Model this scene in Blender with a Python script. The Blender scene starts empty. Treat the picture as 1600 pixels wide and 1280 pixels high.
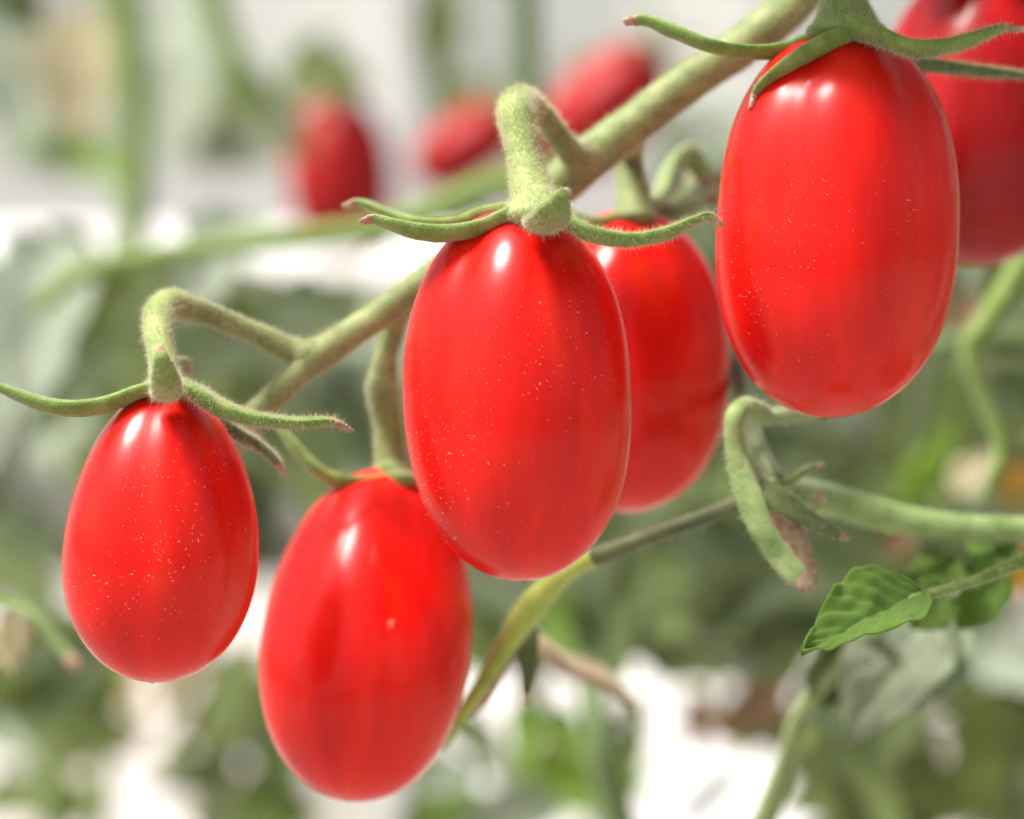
import bpy, math, random
import numpy as np
from mathutils import Vector, Matrix, noise

# ------------------------------------------------------------------ camera, sky, sun, exposure
scene = bpy.context.scene
col = scene.collection
PITCH = math.radians(5.0)
CAM = Vector((0.0, 0.0, 0.62))
FOC = 100.0 / 36.0 * 1600.0            # focal length in photograph pixels
cam_d = bpy.data.cameras.new('camera')
cam = bpy.data.objects.new('camera', cam_d); col.objects.link(cam)
cam.location = CAM
cam.rotation_euler = (math.radians(90) - PITCH, 0, 0)
cam_d.lens = 100.0; cam_d.sensor_width = 36.0
cam_d.clip_start = 0.01; cam_d.clip_end = 200.0
cam_d.dof.use_dof = True
cam_d.dof.focus_distance = 0.303
cam_d.dof.aperture_fstop = 12.5
cam_d.dof.aperture_blades = 0
scene.camera = cam

SUN_DIR = Vector((-0.44, -0.15, 0.885)).normalized()     # towards the sun
w = bpy.data.worlds.new('World'); scene.world = w; w.use_nodes = True
nt = w.node_tree; nt.nodes.clear()
sky = nt.nodes.new('ShaderNodeTexSky'); sky.sky_type = 'NISHITA'; sky.sun_disc = False
sky.sun_elevation = math.asin(SUN_DIR.z)
sky.sun_rotation = math.atan2(SUN_DIR.x, SUN_DIR.y)
sky.air_density = 0.7; sky.dust_density = 4.0; sky.ozone_density = 0.6
hs = nt.nodes.new('ShaderNodeHueSaturation'); hs.inputs['Saturation'].default_value = 0.35
bgn = nt.nodes.new('ShaderNodeBackground'); bgn.inputs['Strength'].default_value = 0.11
wo = nt.nodes.new('ShaderNodeOutputWorld')
nt.links.new(sky.outputs[0], hs.inputs['Color']); nt.links.new(hs.outputs[0], bgn.inputs['Color'])
nt.links.new(bgn.outputs[0], wo.inputs['Surface'])
sd = bpy.data.lights.new('sun', 'SUN'); sd.energy = 5.0; sd.angle = math.radians(22.0); sd.color = (1.0, 0.955, 0.89)
so = bpy.data.objects.new('sun', sd); col.objects.link(so)
so.rotation_euler = SUN_DIR.to_track_quat('Z', 'Y').to_euler()

vs = scene.view_settings
vs.view_transform = 'Standard'; vs.look = 'None'; vs.exposure = 0.52; vs.gamma = 1.0; vs.use_curve_mapping = False
scene.render.engine = 'CYCLES'
scene.cycles.use_denoising = True
scene.cycles.max_bounces = 6
scene.cycles.adaptive_threshold = 0.02
scene.cycles.sample_clamp_indirect = 6.0

FWD = Vector((0, math.cos(PITCH), -math.sin(PITCH)))
UPV = Vector((0, math.sin(PITCH), math.cos(PITCH)))
RGT = Vector((1, 0, 0))

def at(px, py, d):
    """the point at distance d in front of the camera that the photograph shows at (px, py)"""
    return CAM + RGT * ((px - 800) / FOC * d) + FWD * d - UPV * ((py - 640) / FOC * d)

# ------------------------------------------------------------------ materials
def mat_new(name):
    m = bpy.data.materials.new(name); m.use_nodes = True
    t = m.node_tree; t.nodes.clear()
    return m, t
def N(t, typ, **kw):
    n = t.nodes.new(typ)
    for k, v in kw.items():
        if k.startswith('i_'):
            key = k[2:].replace('_', ' ')
            n.inputs[int(key) if key.isdigit() else key].default_value = v
        else:
            setattr(n, k, v)
    return n
def ramp(t, stops):
    r = t.nodes.new('ShaderNodeValToRGB'); e = r.color_ramp.elements
    while len(e) < len(stops): e.new(0.5)
    for el, (p, c) in zip(e, stops):
        el.position = p; el.color = (c[0], c[1], c[2], 1)
    return r

def fruit_mat(name, c1, c2, c3, rough=0.25, sss=0.12, bump=0.05):
    m, t = mat_new(name); L = t.links.new
    tc = N(t, 'ShaderNodeTexCoord')
    mp = N(t, 'ShaderNodeMapping'); mp.inputs['Scale'].default_value = (1, 1, 0.22)
    L(tc.outputs['Object'], mp.inputs['Vector'])
    n1 = N(t, 'ShaderNodeTexNoise', i_Scale=150.0, i_Detail=3.0); L(mp.outputs[0], n1.inputs['Vector'])
    r1 = ramp(t, [(0.30, c1), (0.55, c2), (0.75, c3)]); L(n1.outputs['Fac'], r1.inputs['Fac'])
    mp2 = N(t, 'ShaderNodeMapping'); mp2.inputs['Scale'].default_value = (1, 1, 0.10)
    L(tc.outputs['Object'], mp2.inputs['Vector'])
    n4 = N(t, 'ShaderNodeTexNoise', i_Scale=420.0, i_Detail=2.0); L(mp2.outputs[0], n4.inputs['Vector'])
    r4 = ramp(t, [(0.35, (0.89, 0.86, 0.86)), (0.65, (1.0, 1.0, 1.0))]); L(n4.outputs['Fac'], r4.inputs['Fac'])
    mu = N(t, 'ShaderNodeMixRGB', blend_type='MULTIPLY'); mu.inputs['Fac'].default_value = 1.0; L(r1.outputs[0], mu.inputs[1]); L(r4.outputs[0], mu.inputs[2])
    n2 = N(t, 'ShaderNodeTexNoise', i_Scale=5200.0, i_Detail=2.0); L(tc.outputs['Object'], n2.inputs['Vector'])
    n3 = N(t, 'ShaderNodeTexNoise', i_Scale=330.0, i_Detail=2.0); L(tc.outputs['Object'], n3.inputs['Vector'])
    b = N(t, 'ShaderNodeBump', i_Strength=bump, i_Distance=0.0001); L(n2.outputs['Fac'], b.inputs['Height'])
    b2 = N(t, 'ShaderNodeBump', i_Strength=0.10, i_Distance=0.0004); L(n3.outputs['Fac'], b2.inputs['Height']); L(b.outputs[0], b2.inputs['Normal'])
    p = N(t, 'ShaderNodeBsdfPrincipled')
    L(mu.outputs[0], p.inputs['Base Color']); L(b2.outputs[0], p.inputs['Normal'])
    p.inputs['Roughness'].default_value = rough + 0.18
    p.inputs['Specular IOR Level'].default_value = 0.07
    p.inputs['Subsurface Weight'].default_value = sss
    p.inputs['Subsurface Radius'].default_value = (1.0, 0.18, 0.08)
    p.inputs['Subsurface Scale'].default_value = 0.003
    p.inputs['Coat Weight'].default_value = 0.55
    p.inputs['Coat Roughness'].default_value = rough - 0.04
    p.inputs['Coat IOR'].default_value = 1.48
    o = N(t, 'ShaderNodeOutputMaterial'); L(p.outputs[0], o.inputs[0])
    return m

def stem_mat(name, c1, c2, c3, scale=380.0, sheen=0.35, trans=0.0, rough=0.55, bump=0.5):
    m, t = mat_new(name); L = t.links.new
    tc = N(t, 'ShaderNodeTexCoord')
    n1 = N(t, 'ShaderNodeTexNoise', i_Scale=scale, i_Detail=4.0); L(tc.outputs['Object'], n1.inputs['Vector'])
    r1 = ramp(t, [(0.30, c1), (0.52, c2), (0.74, c3)]); L(n1.outputs['Fac'], r1.inputs['Fac'])
    n2 = N(t, 'ShaderNodeTexNoise', i_Scale=scale * 7, i_Detail=3.0); L(tc.outputs['Object'], n2.inputs['Vector'])
    b = N(t, 'ShaderNodeBump', i_Strength=bump, i_Distance=0.00025); L(n2.outputs['Fac'], b.inputs['Height'])
    p = N(t, 'ShaderNodeBsdfPrincipled', i_Roughness=rough)
    L(r1.outputs[0], p.inputs['Base Color']); L(b.outputs[0], p.inputs['Normal'])
    p.inputs['Sheen Weight'].default_value = sheen; p.inputs['Sheen Roughness'].default_value = 0.4
    p.inputs['Specular IOR Level'].default_value = 0.3
    p.inputs['Subsurface Weight'].default_value = 0.15
    p.inputs['Subsurface Radius'].default_value = (0.5, 0.8, 0.2)
    p.inputs['Subsurface Scale'].default_value = 0.001
    o = N(t, 'ShaderNodeOutputMaterial'); L(p.outputs[0], o.inputs[0])
    return m

def leaf_mat(name, top, vein, under, trans, tw=0.4):
    m, t = mat_new(name); L = t.links.new
    uv = N(t, 'ShaderNodeUVMap'); uv.uv_map = 'UVMap'
    sx = N(t, 'ShaderNodeSeparateXYZ'); L(uv.outputs[0], sx.inputs[0])
    au = N(t, 'ShaderNodeMath', operation='ABSOLUTE'); L(sx.outputs['X'], au.inputs[0])
    # side veins: stripes of v - 0.35|u|
    k = N(t, 'ShaderNodeMath', operation='MULTIPLY'); L(au.outputs[0], k.inputs[0]); k.inputs[1].default_value = -0.30
    s = N(t, 'ShaderNodeMath', operation='ADD'); L(k.outputs[0], s.inputs[0]); L(sx.outputs['Y'], s.inputs[1])
    f = N(t, 'ShaderNodeMath', operation='MULTIPLY'); L(s.outputs[0], f.inputs[0]); f.inputs[1].default_value = 44.0
    sn = N(t, 'ShaderNodeMath', operation='SINE'); L(f.outputs[0], sn.inputs[0])
    mr = N(t, 'ShaderNodeMapRange'); L(sn.outputs[0], mr.inputs[0])
    mr.inputs[1].default_value = 0.86; mr.inputs[2].default_value = 1.0; mr.inputs[3].default_value = 0.0; mr.inputs[4].default_value = 0.6
    mid = N(t, 'ShaderNodeMapRange'); L(au.outputs[0], mid.inputs[0])
    mid.inputs[1].default_value = 0.03; mid.inputs[2].default_value = 0.07; mid.inputs[3].default_value = 0.9; mid.inputs[4].default_value = 0.0
    mx = N(t, 'ShaderNodeMath', operation='MAXIMUM'); L(mr.outputs[0], mx.inputs[0]); L(mid.outputs[0], mx.inputs[1])
    tc = N(t, 'ShaderNodeTexCoord')
    n1 = N(t, 'ShaderNodeTexNoise', i_Scale=140.0, i_Detail=5.0); L(tc.outputs['Object'], n1.inputs['Vector'])
    r1 = ramp(t, [(0.3, tuple(c * 0.72 for c in top)), (0.5, top), (0.72, tuple(min(1, c * 1.3) for c in top))]); L(n1.outputs['Fac'], r1.inputs['Fac'])
    mixv = N(t, 'ShaderNodeMixRGB'); L(mx.outputs[0], mixv.inputs['Fac']); L(r1.outputs[0], mixv.inputs[1]); mixv.inputs[2].default_value = (*vein, 1)
    ge = N(t, 'ShaderNodeNewGeometry')
    mixb = N(t, 'ShaderNodeMixRGB'); L(ge.outputs['Backfacing'], mixb.inputs['Fac']); L(mixv.outputs[0], mixb.inputs[1]); mixb.inputs[2].default_value = (*under, 1)
    n2 = N(t, 'ShaderNodeTexNoise', i_Scale=900.0, i_Detail=4.0); L(tc.outputs['Object'], n2.inputs['Vector'])
    ad = N(t, 'ShaderNodeMath', operation='SUBTRACT'); L(n2.outputs['Fac'], ad.inputs[0]); L(mx.outputs[0], ad.inputs[1])
    b = N(t, 'ShaderNodeBump', i_Strength=0.6, i_Distance=0.0004); L(ad.outputs[0], b.inputs['Height'])
    p = N(t, 'ShaderNodeBsdfPrincipled', i_Roughness=0.5); L(mixb.outputs[0], p.inputs['Base Color']); L(b.outputs[0], p.inputs['Normal'])
    p.inputs['Sheen Weight'].default_value = 0.15
    p.inputs['Specular IOR Level'].default_value = 0.3
    tr = N(t, 'ShaderNodeBsdfTranslucent'); tr.inputs['Color'].default_value = (*trans, 1)
    ms = N(t, 'ShaderNodeMixShader'); ms.inputs[0].default_value = tw
    L(p.outputs[0], ms.inputs[1]); L(tr.outputs[0], ms.inputs[2])
    o = N(t, 'ShaderNodeOutputMaterial'); L(ms.outputs[0], o.inputs[0])
    return m

def plain_mat(name, c, rough=0.6, var=0.12, scale=6.0):
    m, t = mat_new(name); L = t.links.new
    tc = N(t, 'ShaderNodeTexCoord')
    n1 = N(t, 'ShaderNodeTexNoise', i_Scale=scale, i_Detail=5.0); L(tc.outputs['Object'], n1.inputs['Vector'])
    r1 = ramp(t, [(0.3, tuple(x * (1 - var) for x in c)), (0.7, tuple(min(0.9, x * (1 + var * 0.4)) for x in c))]); L(n1.outputs['Fac'], r1.inputs['Fac'])
    b = N(t, 'ShaderNodeBump', i_Strength=0.3, i_Distance=0.004); L(n1.outputs['Fac'], b.inputs['Height'])
    p = N(t, 'ShaderNodeBsdfPrincipled', i_Roughness=rough); L(r1.outputs[0], p.inputs['Base Color']); L(b.outputs[0], p.inputs['Normal'])
    o = N(t, 'ShaderNodeOutputMaterial'); L(p.outputs[0], o.inputs[0])
    return m

def hair_mat(name, c, tw=0.5):
    m, t = mat_new(name); L = t.links.new
    p = N(t, 'ShaderNodeBsdfPrincipled', i_Roughness=0.35); p.inputs['Base Color'].default_value = (*c, 1)
    tr = N(t, 'ShaderNodeBsdfTranslucent'); tr.inputs['Color'].default_value = (*c, 1)
    ms = N(t, 'ShaderNodeMixShader'); ms.inputs[0].default_value = tw
    L(p.outputs[0], ms.inputs[1]); L(tr.outputs[0], ms.inputs[2])
    o = N(t, 'ShaderNodeOutputMaterial'); L(ms.outputs[0], o.inputs[0])
    return m

M = {
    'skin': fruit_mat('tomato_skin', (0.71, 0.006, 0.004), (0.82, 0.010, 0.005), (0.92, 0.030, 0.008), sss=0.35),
    'skin_shaded': fruit_mat('tomato_skin_shaded', (0.34, 0.005, 0.007), (0.42, 0.006, 0.008), (0.50, 0.009, 0.009), rough=0.28),  # darker copy of the skin: shade on the right-edge tomato put into the colour
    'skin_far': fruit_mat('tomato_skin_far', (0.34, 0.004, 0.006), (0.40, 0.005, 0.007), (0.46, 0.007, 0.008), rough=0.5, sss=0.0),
    'stem': stem_mat('stem_green', (0.17, 0.235, 0.08), (0.235, 0.305, 0.115), (0.34, 0.39, 0.17)),
    'stem_lit': stem_mat('stem_green_lit', (0.25, 0.33, 0.10), (0.33, 0.41, 0.14), (0.43, 0.49, 0.20)),  # paler copy of the stem green, sunlit tone put into the colour
    'stem_dark': stem_mat('stem_olive', (0.075, 0.10, 0.04), (0.105, 0.135, 0.055), (0.15, 0.18, 0.08)),
    'stem_young': stem_mat('stem_young', (0.30, 0.43, 0.06), (0.40, 0.53, 0.09), (0.50, 0.60, 0.14)),
    'stem_pale': stem_mat('stem_pale', (0.20, 0.31, 0.10), (0.28, 0.41, 0.145), (0.38, 0.50, 0.21)),
    'sepal': stem_mat('sepal_green', (0.13, 0.21, 0.04), (0.19, 0.28, 0.06), (0.27, 0.35, 0.10), scale=500),
    'sepal_dark': stem_mat('sepal_dark', (0.07, 0.11, 0.03), (0.10, 0.15, 0.045), (0.15, 0.20, 0.07), scale=500),
    'dry': stem_mat('dried_brown', (0.26, 0.14, 0.08), (0.48, 0.31, 0.21), (0.66, 0.50, 0.38), scale=900, sheen=0.1),
    'scar': stem_mat('scar_brown', (0.05, 0.03, 0.015), (0.10, 0.05, 0.03), (0.2, 0.1, 0.06), scale=900, sheen=0.0),
    'hair': hair_mat('hair_pale', (0.78, 0.76, 0.58)),
    'speck': hair_mat('hair_white', (0.86, 0.58, 0.50), 0.25),
    'leaf': leaf_mat('leaf_green', (0.14, 0.185, 0.062), (0.22, 0.27, 0.12), (0.21, 0.25, 0.135), (0.23, 0.29, 0.06), 0.4),
    'leaf_dark': leaf_mat('leaf_dark_green', (0.095, 0.125, 0.055), (0.15, 0.18, 0.095), (0.145, 0.175, 0.105), (0.13, 0.17, 0.05), 0.35),
    'leaf_bright': leaf_mat('leaf_bright_green', (0.20, 0.36, 0.055), (0.32, 0.46, 0.13), (0.26, 0.36, 0.14), (0.34, 0.54, 0.05), 0.45),
    'leaf_grey': leaf_mat('leaf_grey_green', (0.44, 0.50, 0.39), (0.52, 0.56, 0.46), (0.46, 0.51, 0.41), (0.40, 0.46, 0.32), 0.4),
    'leaf_pale': leaf_mat('leaf_pale_green', (0.52, 0.60, 0.42), (0.62, 0.68, 0.52), (0.52, 0.59, 0.42), (0.50, 0.58, 0.34), 0.4),
    'leaf_yellow': leaf_mat('leaf_yellow', (0.42, 0.34, 0.08), (0.5, 0.44, 0.16), (0.42, 0.36, 0.14), (0.5, 0.40, 0.05), 0.45),
    'leaf_orange': leaf_mat('leaf_orange', (0.50, 0.27, 0.04), (0.55, 0.36, 0.1), (0.5, 0.3, 0.1), (0.55, 0.30, 0.03), 0.45),
    'leaf_cream': leaf_mat('leaf_cream', (0.62, 0.55, 0.34), (0.66, 0.6, 0.42), (0.62, 0.56, 0.38), (0.6, 0.52, 0.3), 0.35),
    'leaf_brown': leaf_mat('leaf_brown', (0.30, 0.17, 0.09), (0.38, 0.25, 0.15), (0.36, 0.24, 0.15), (0.35, 0.2, 0.08), 0.3),
    'white': plain_mat('white_plastic', (0.70, 0.69, 0.68), 0.45, 0.06),
    'film': plain_mat('white_film', (0.66, 0.635, 0.625), 0.6, 0.10, 3.0),
    'film_dusty': plain_mat('dusty_film', (0.58, 0.52, 0.50), 0.6, 0.3, 9.0),
    'soil': plain_mat('pale_fill_ground', (0.31, 0.295, 0.255), 0.9, 0.3, 9.0),  # ground tone raised to bounce extra fill up onto the fruit
    'wall': plain_mat('pale_film', (0.76, 0.77, 0.725), 0.7, 0.08, 1.2),
    'twig': stem_mat('grey_twig', (0.12, 0.15, 0.16), (0.18, 0.21, 0.22), (0.26, 0.29, 0.30), sheen=0.0),
}

# ------------------------------------------------------------------ mesh helpers
def new_mesh(name, verts, faces, smooth=True, uvs=None):
    me = bpy.data.meshes.new(name)
    me.from_pydata([tuple(v) for v in verts], [], faces)
    if smooth: me.polygons.foreach_set('use_smooth', [True] * len(me.polygons))
    if uvs is not None:
        l = me.uv_layers.new(name='UVMap')
        for p in me.polygons:
            for li in p.loop_indices:
                l.data[li].uv = uvs[me.loops[li].vertex_index]
    me.update()
    return me

def link(name, me, mat, parent=None, label=None, kind=None):
    o = bpy.data.objects.new(name, me); col.objects.link(o)
    if mat is not None and not me.materials: me.materials.append(M[mat] if isinstance(mat, str) else mat)
    if parent is not None: o.parent = parent
    if label: o['label'] = label
    if kind: o['kind'] = kind
    return o

class Thing:
    """an Empty at the thing's base; part meshes are given in world space"""
    def __init__(self, name, label, cat, base, group=None):
        self.o = bpy.data.objects.new(name, None); col.objects.link(self.o)
        self.o.empty_display_size = 0.005
        self.o.location = base; self.base = Vector(base)
        self.o['label'] = label; self.o['category'] = cat
        if group: self.o['group'] = group
        self.fuzz = []
    def part(self, name, vf, mat, parent=None, label=None, kind=None, fuzz=None, smooth=True):
        verts, faces = vf
        me = new_mesh(name, [Vector(v) - self.base for v in verts], faces, smooth)
        o = link(name, me, mat, parent or self.o, label, kind)
        if fuzz: self.fuzz.append((vf, fuzz))
        return o
    def hairs(self, seed=1, name='fine_hairs'):
        V, F = [], []
        for (vf, (dens, ln)) in self.fuzz:
            v, f = hair_geo(vf, dens, ln, seed); seed += 1
            n = len(V); V += v; F += [tuple(i + n for i in q) for q in f]
        if V:
            self.part(name, (V, F), 'hair', kind='stuff', smooth=False)

def hair_geo(vf, dens, ln, seed, rad=0.000021, lean=0.55):
    """short fine hairs over a surface: dens per mm2, mean length ln in mm"""
    rng = np.random.default_rng(seed)
    verts = np.array([tuple(v) for v in vf[0]]); tris = []
    for f in vf[1]:
        for k in range(1, len(f) - 1): tris.append((f[0], f[k], f[k + 1]))
    tris = np.array(tris)
    a, b, c = verts[tris[:, 0]], verts[tris[:, 1]], verts[tris[:, 2]]
    nn = np.cross(b - a, c - a); ar = np.linalg.norm(nn, axis=1) / 2
    n = int(ar.sum() * 1e6 * dens * 1.3)
    if n < 1: return [], []
    idx = rng.choice(len(tris), n, p=ar / ar.sum())
    r1 = np.sqrt(rng.random(n)); r2 = rng.random(n)
    p = a[idx] * (1 - r1)[:, None] + b[idx] * (r1 * (1 - r2))[:, None] + c[idx] * (r1 * r2)[:, None]
    nr = nn[idx] / (2 * ar[idx] + 1e-20)[:, None]
    d = nr + rng.normal(0, lean * 0.6, (n, 3)); d /= np.linalg.norm(d, axis=1)[:, None]
    l = ln * 1.2e-3 * np.clip(rng.lognormal(-0.15, 0.6, n), 0.3, 3.2)
    u = np.cross(d, rng.normal(0, 1, (n, 3))); u /= np.linalg.norm(u, axis=1)[:, None]
    v = np.cross(d, u)
    V = np.empty((n, 4, 3))
    for k in range(3):
        an = 2 * math.pi * k / 3
        V[:, k] = p + (u * math.cos(an) + v * math.sin(an)) * rad - nr * 0.00004
    V[:, 3] = p + d * l[:, None]
    V = V.reshape(-1, 3)
    F = []
    for i in range(n):
        q = i * 4
        F += [(q, q + 1, q + 3), (q + 1, q + 2, q + 3), (q + 2, q, q + 3)]
    return V.tolist(), F

def crom(pts, n):
    """Catmull-Rom through rows of numbers, n samples between knots"""
    P = [np.array(p, float) for p in pts]
    P = [2 * P[0] - P[1]] + P + [2 * P[-1] - P[-2]]
    out = []
    for i in range(1, len(P) - 2):
        for k in range(n):
            t = k / n; a, b, c, d = P[i - 1], P[i], P[i + 1], P[i + 2]
            out.append(0.5 * (2 * b + (c - a) * t + (2 * a - 5 * b + 4 * c - d) * t * t + (3 * b - a - 3 * c + d) * t ** 3))
    out.append(P[-2])
    return out

def path(pts, n=6):
    """(px, py, depth, radius in px) knots -> world points and radii"""
    s = crom(pts, n)
    return [at(q[0], q[1], q[2]) for q in s], [max(0.3, q[3]) * q[2] / FOC for q in s]

def frames(P, side):
    T = []
    for i in range(len(P)):
        t = (P[min(i + 1, len(P) - 1)] - P[max(i - 1, 0)]).normalized(); T.append(t)
    s = side - T[0] * side.dot(T[0]); s.normalize()
    out = []
    for t in T:
        s = s - t * s.dot(t); s.normalize()
        out.append((t, s, t.cross(s)))
    return out

def tube(P, R, segs=14, rough=0.05, seed=0, cap=(True, True), side=None, section=None):
    """a swept tube with rounded ends; section(theta) -> (a, b) factors along side and across"""
    fr = frames(P, side or FWD)
    V, F = [], []
    rows = []
    Ps, Rs, Fr = list(P), list(R), list(fr)
    if cap[0]:
        t = fr[0][0]
        Ps = [P[0] - t * R[0] * 0.55, P[0] - t * R[0] * 0.35] + Ps; Rs = [R[0] * 0.30, R[0] * 0.75] + Rs; Fr = [fr[0]] * 2 + Fr
    if cap[1]:
        t = fr[-1][0]
        Ps += [P[-1] + t * R[-1] * 0.35, P[-1] + t * R[-1] * 0.55]; Rs += [R[-1] * 0.75, R[-1] * 0.30]; Fr += [fr[-1]] * 2
    for i, (p, r, (t, s, b)) in enumerate(zip(Ps, Rs, Fr)):
        for k in range(segs):
            th = 2 * math.pi * k / segs
            ca, cb = (math.cos(th), math.sin(th)) if section is None else section(th)
            q = p + s * (ca * r) + b * (cb * r)
            if rough:
                nz = noise.noise(q * 420 + Vector((seed * 7.1, 0, 0))) * rough + noise.noise(q * 1500) * rough * 0.5
                q = p + (q - p) * (1 + nz)
            V.append(q)
    for i in range(len(Ps) - 1):
        for k in range(segs):
            a = i * segs + k; b2 = i * segs + (k + 1) % segs
            F.append((a, b2, b2 + segs, a + segs))
    F.append(tuple(range(segs))[::-1]); n = (len(Ps) - 1) * segs; F.append(tuple(range(n, n + segs)))
    return V, F

def px_tube(pts, n=6, **kw):
    P, R = path(pts, n)
    return tube(P, R, **kw)

def crescent(th):
    c, s = math.cos(th), math.sin(th)
    return (1.45 * c, s * 1.0 if s > 0 else -0.55 * (-s) + 0.0) if True else None

def crescent_up(th):
    # channelled sepal: rounded below, nearly flat and slightly hollow above
    c, s = math.cos(th), math.sin(th)
    return (1.5 * c, (0.55 * s - 0.35 * (1 - c * c)) if s > 0 else 1.0 * s)

def add_sepal(t, pts, mat='sepal', tip=0.12, n=7, side=None, fuzz=(16, 0.30), seed=0, tipmat='dry', segs=14):
    P, R = path(pts, n)
    fat = 1.0 if side is not None else 1.22
    R = [r * fat for r in R]
    k = int(round(len(P) * (1 - tip)))
    k = max(3, min(k, len(P) - 3))
    sd_ = side or FWD
    # keep the hollow side uppermost
    fr = frames(P, sd_)
    up = 1.0 if sum(f[2].z for f in fr) >= 0 else -1.0
    sec = lambda th: (crescent_up(th)[0], crescent_up(th)[1] * up)
    s = t.part('sepal', tube(P[:k], R[:k], section=sec, side=sd_, rough=0.10, seed=seed, segs=segs), mat, fuzz=fuzz)
    if tip > 0:
        fr2 = frames(P[:k], sd_)[-1][1]
        R2 = [r * (1.0 + 0.12 * math.sin(i * 2.1 + seed)) for i, r in enumerate(R[k - 1:])]
        t.part('tip', tube(P[k - 1:], R2, section=sec, side=fr2, rough=0.28, seed=seed + 3, segs=10), tipmat, parent=s, fuzz=(fuzz[0] * 0.5, fuzz[1]) if fuzz else None)
    return s

def fruit_geo(top, bot, wpx, d, n=2.2, taper=0.1, lobes=((3, 0.012, 0.3), (5, 0.085, 4.5)), shoulder=0.03, seed=0, rings=56, segs=72, dtop=0.0):
    A = at(bot[0], bot[1], d); B = at(top[0], top[1], d + dtop)
    ax = (B - A); H = ax.length; ax.normalize()
    sx = RGT - ax * RGT.dot(ax); sx.normalize(); sy = ax.cross(sx)
    W = wpx / 2 * d / FOC
    prof = []
    for i in range(rings + 1):
        ph = math.pi * i / rings
        t = 0.5 - 0.5 * math.cos(ph)
        e = abs(2 * t - 1)
        r = (max(0.0, 1 - e ** n)) ** (1 / 2.0)
        prof.append((t, r * (1 + taper * (0.45 - t) * 2)))
    mx = max(r for _, r in prof); prof = [(t, r / mx) for t, r in prof]
    V, F = [A], []
    for t, r in prof[1:-1]:
        for k in range(segs):
            th = 2 * math.pi * k / segs
            g = 1.0
            for (m, amp, phs) in lobes:
                if m == 5:      # rounded ribs with soft creases, fading towards the tip
                    c5 = math.cos(2.5 * (th - phs))
                    g += amp * (0.35 + 0.9 * t) * (math.sqrt(c5 * c5 + 0.03) - 0.66)
                else:
                    g += amp * math.cos(m * th + phs + 0.6 * t)
            s = max(0.0, (t - 0.55) / 0.45)
            g += shoulder * 0.5 * s * s * (0.45 * math.cos(3 * th + seed) + 0.3 * math.cos(4 * th + seed * 2.1))
            g += 0.028 * noise.noise(Vector((math.cos(th) * 1.3 + seed * 3, math.sin(th) * 1.3, t * 2.2)))
            V.append(A + ax * (t * H) + (sx * math.cos(th) + sy * math.sin(th)) * (W * r * g))
    V.append(B - ax * (H * 0.004))
    for k in range(segs): F.append((0, 1 + (k + 1) % segs, 1 + k))
    for i in range(rings - 2):
        for k in range(segs):
            a = 1 + i * segs + k; b = 1 + i * segs + (k + 1) % segs
            F.append((a, b, b + segs, a + segs))
    o = 1 + (rings - 2) * segs
    for k in range(segs): F.append((o + k, o + (k + 1) % segs, len(V) - 1))
    return (V, F), A, ax, W, H

def hug(vf, knots):
    """lay the knots of a sepal on the fruit's skin"""
    from mathutils.bvhtree import BVHTree
    bv = BVHTree.FromPolygons([Vector(v) for v in vf[0]], vf[1])
    out = []
    for (x, y, d, r) in knots:
        dr = (at(x, y, 0.4) - CAM).normalized()
        h = bv.ray_cast(CAM, dr)[0]
        if h is not None: d = (h - CAM).dot(FWD) - 0.85 * r * d / FOC
        out.append((x, y, d, r))
    return out

def specks(t, vf, spots, seed):
    """tiny pale hairs lying on the skin, in clusters given in photograph pixels: (px, py, spread, count)"""
    rng = random.Random(seed)
    V = [Vector(v) for v in vf[0]]
    from mathutils.bvhtree import BVHTree
    bv = BVHTree.FromPolygons(V, vf[1])
    OV, OF = [], []
    for (x, y, sx, sy, cnt) in spots:
        for _ in range(cnt):
            px = rng.gauss(x, sx); py = rng.gauss(y, sy)
            tgt = at(px, py, 0.4); dr = (tgt - CAM).normalized()
            h, nrm, _i, _d = bv.ray_cast(CAM, dr)
            if h is None: continue
            if nrm.dot(dr) > 0: nrm = -nrm
            tg = Vector((rng.uniform(-1, 1), rng.uniform(-1, 1), rng.uniform(-0.4, 1))); tg = tg - nrm * tg.dot(nrm); tg.normalize()
            bt = nrm.cross(tg)
            if rng.random() < 0.5: continue
            big = rng.random() < 0.06
            l = rng.uniform(0.00006, 0.00017) * (1.6 if big else 1); r = rng.uniform(0.000014, 0.000028) * (1.6 if big else 1)
            c = h + nrm * r * 0.6
            k = len(OV)
            OV += [c - tg * l, c + bt * r, c + nrm * r, c - bt * r, c + tg * l + nrm * r]
            OF += [(k, k + 1, k + 2), (k, k + 2, k + 3), (k + 1, k + 4, k + 2), (k + 2, k + 4, k + 3)]
    hv, hf = hair_geo(vf, 0.4, 0.20, seed, rad=0.000013)
    n = len(OV); OV += hv; OF += [tuple(i + n for i in q) for q in hf]
    t.part('skin_hairs', (OV, OF), 'speck', kind='stuff', smooth=False)

def add_scar(t, A, ax, W):
    V, F = [], []
    a = ax.orthogonal().normalized(); b = ax.cross(a)
    prof = [(0.0, -0.00016), (0.00012, -0.00012), (0.00024, 0.0), (0.0003, 0.0003)]
    for r, z in prof[1:]:
        for k in range(10):
            th = 2 * math.pi * k / 10
            V.append(A + ax * z + (a * math.cos(th) + b * math.sin(th)) * r)
    V.append(A + ax * prof[0][1]); n = len(V) - 1
    for k in range(10): F.append((n, (k + 1) % 10, k))
    for i in range(2):
        for k in range(10):
            q = i * 10 + k; q2 = i * 10 + (k + 1) % 10
            F.append((q, q2, q2 + 10, q + 10))
    t.part('blossom_scar', (V, F), 'scar')

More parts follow.
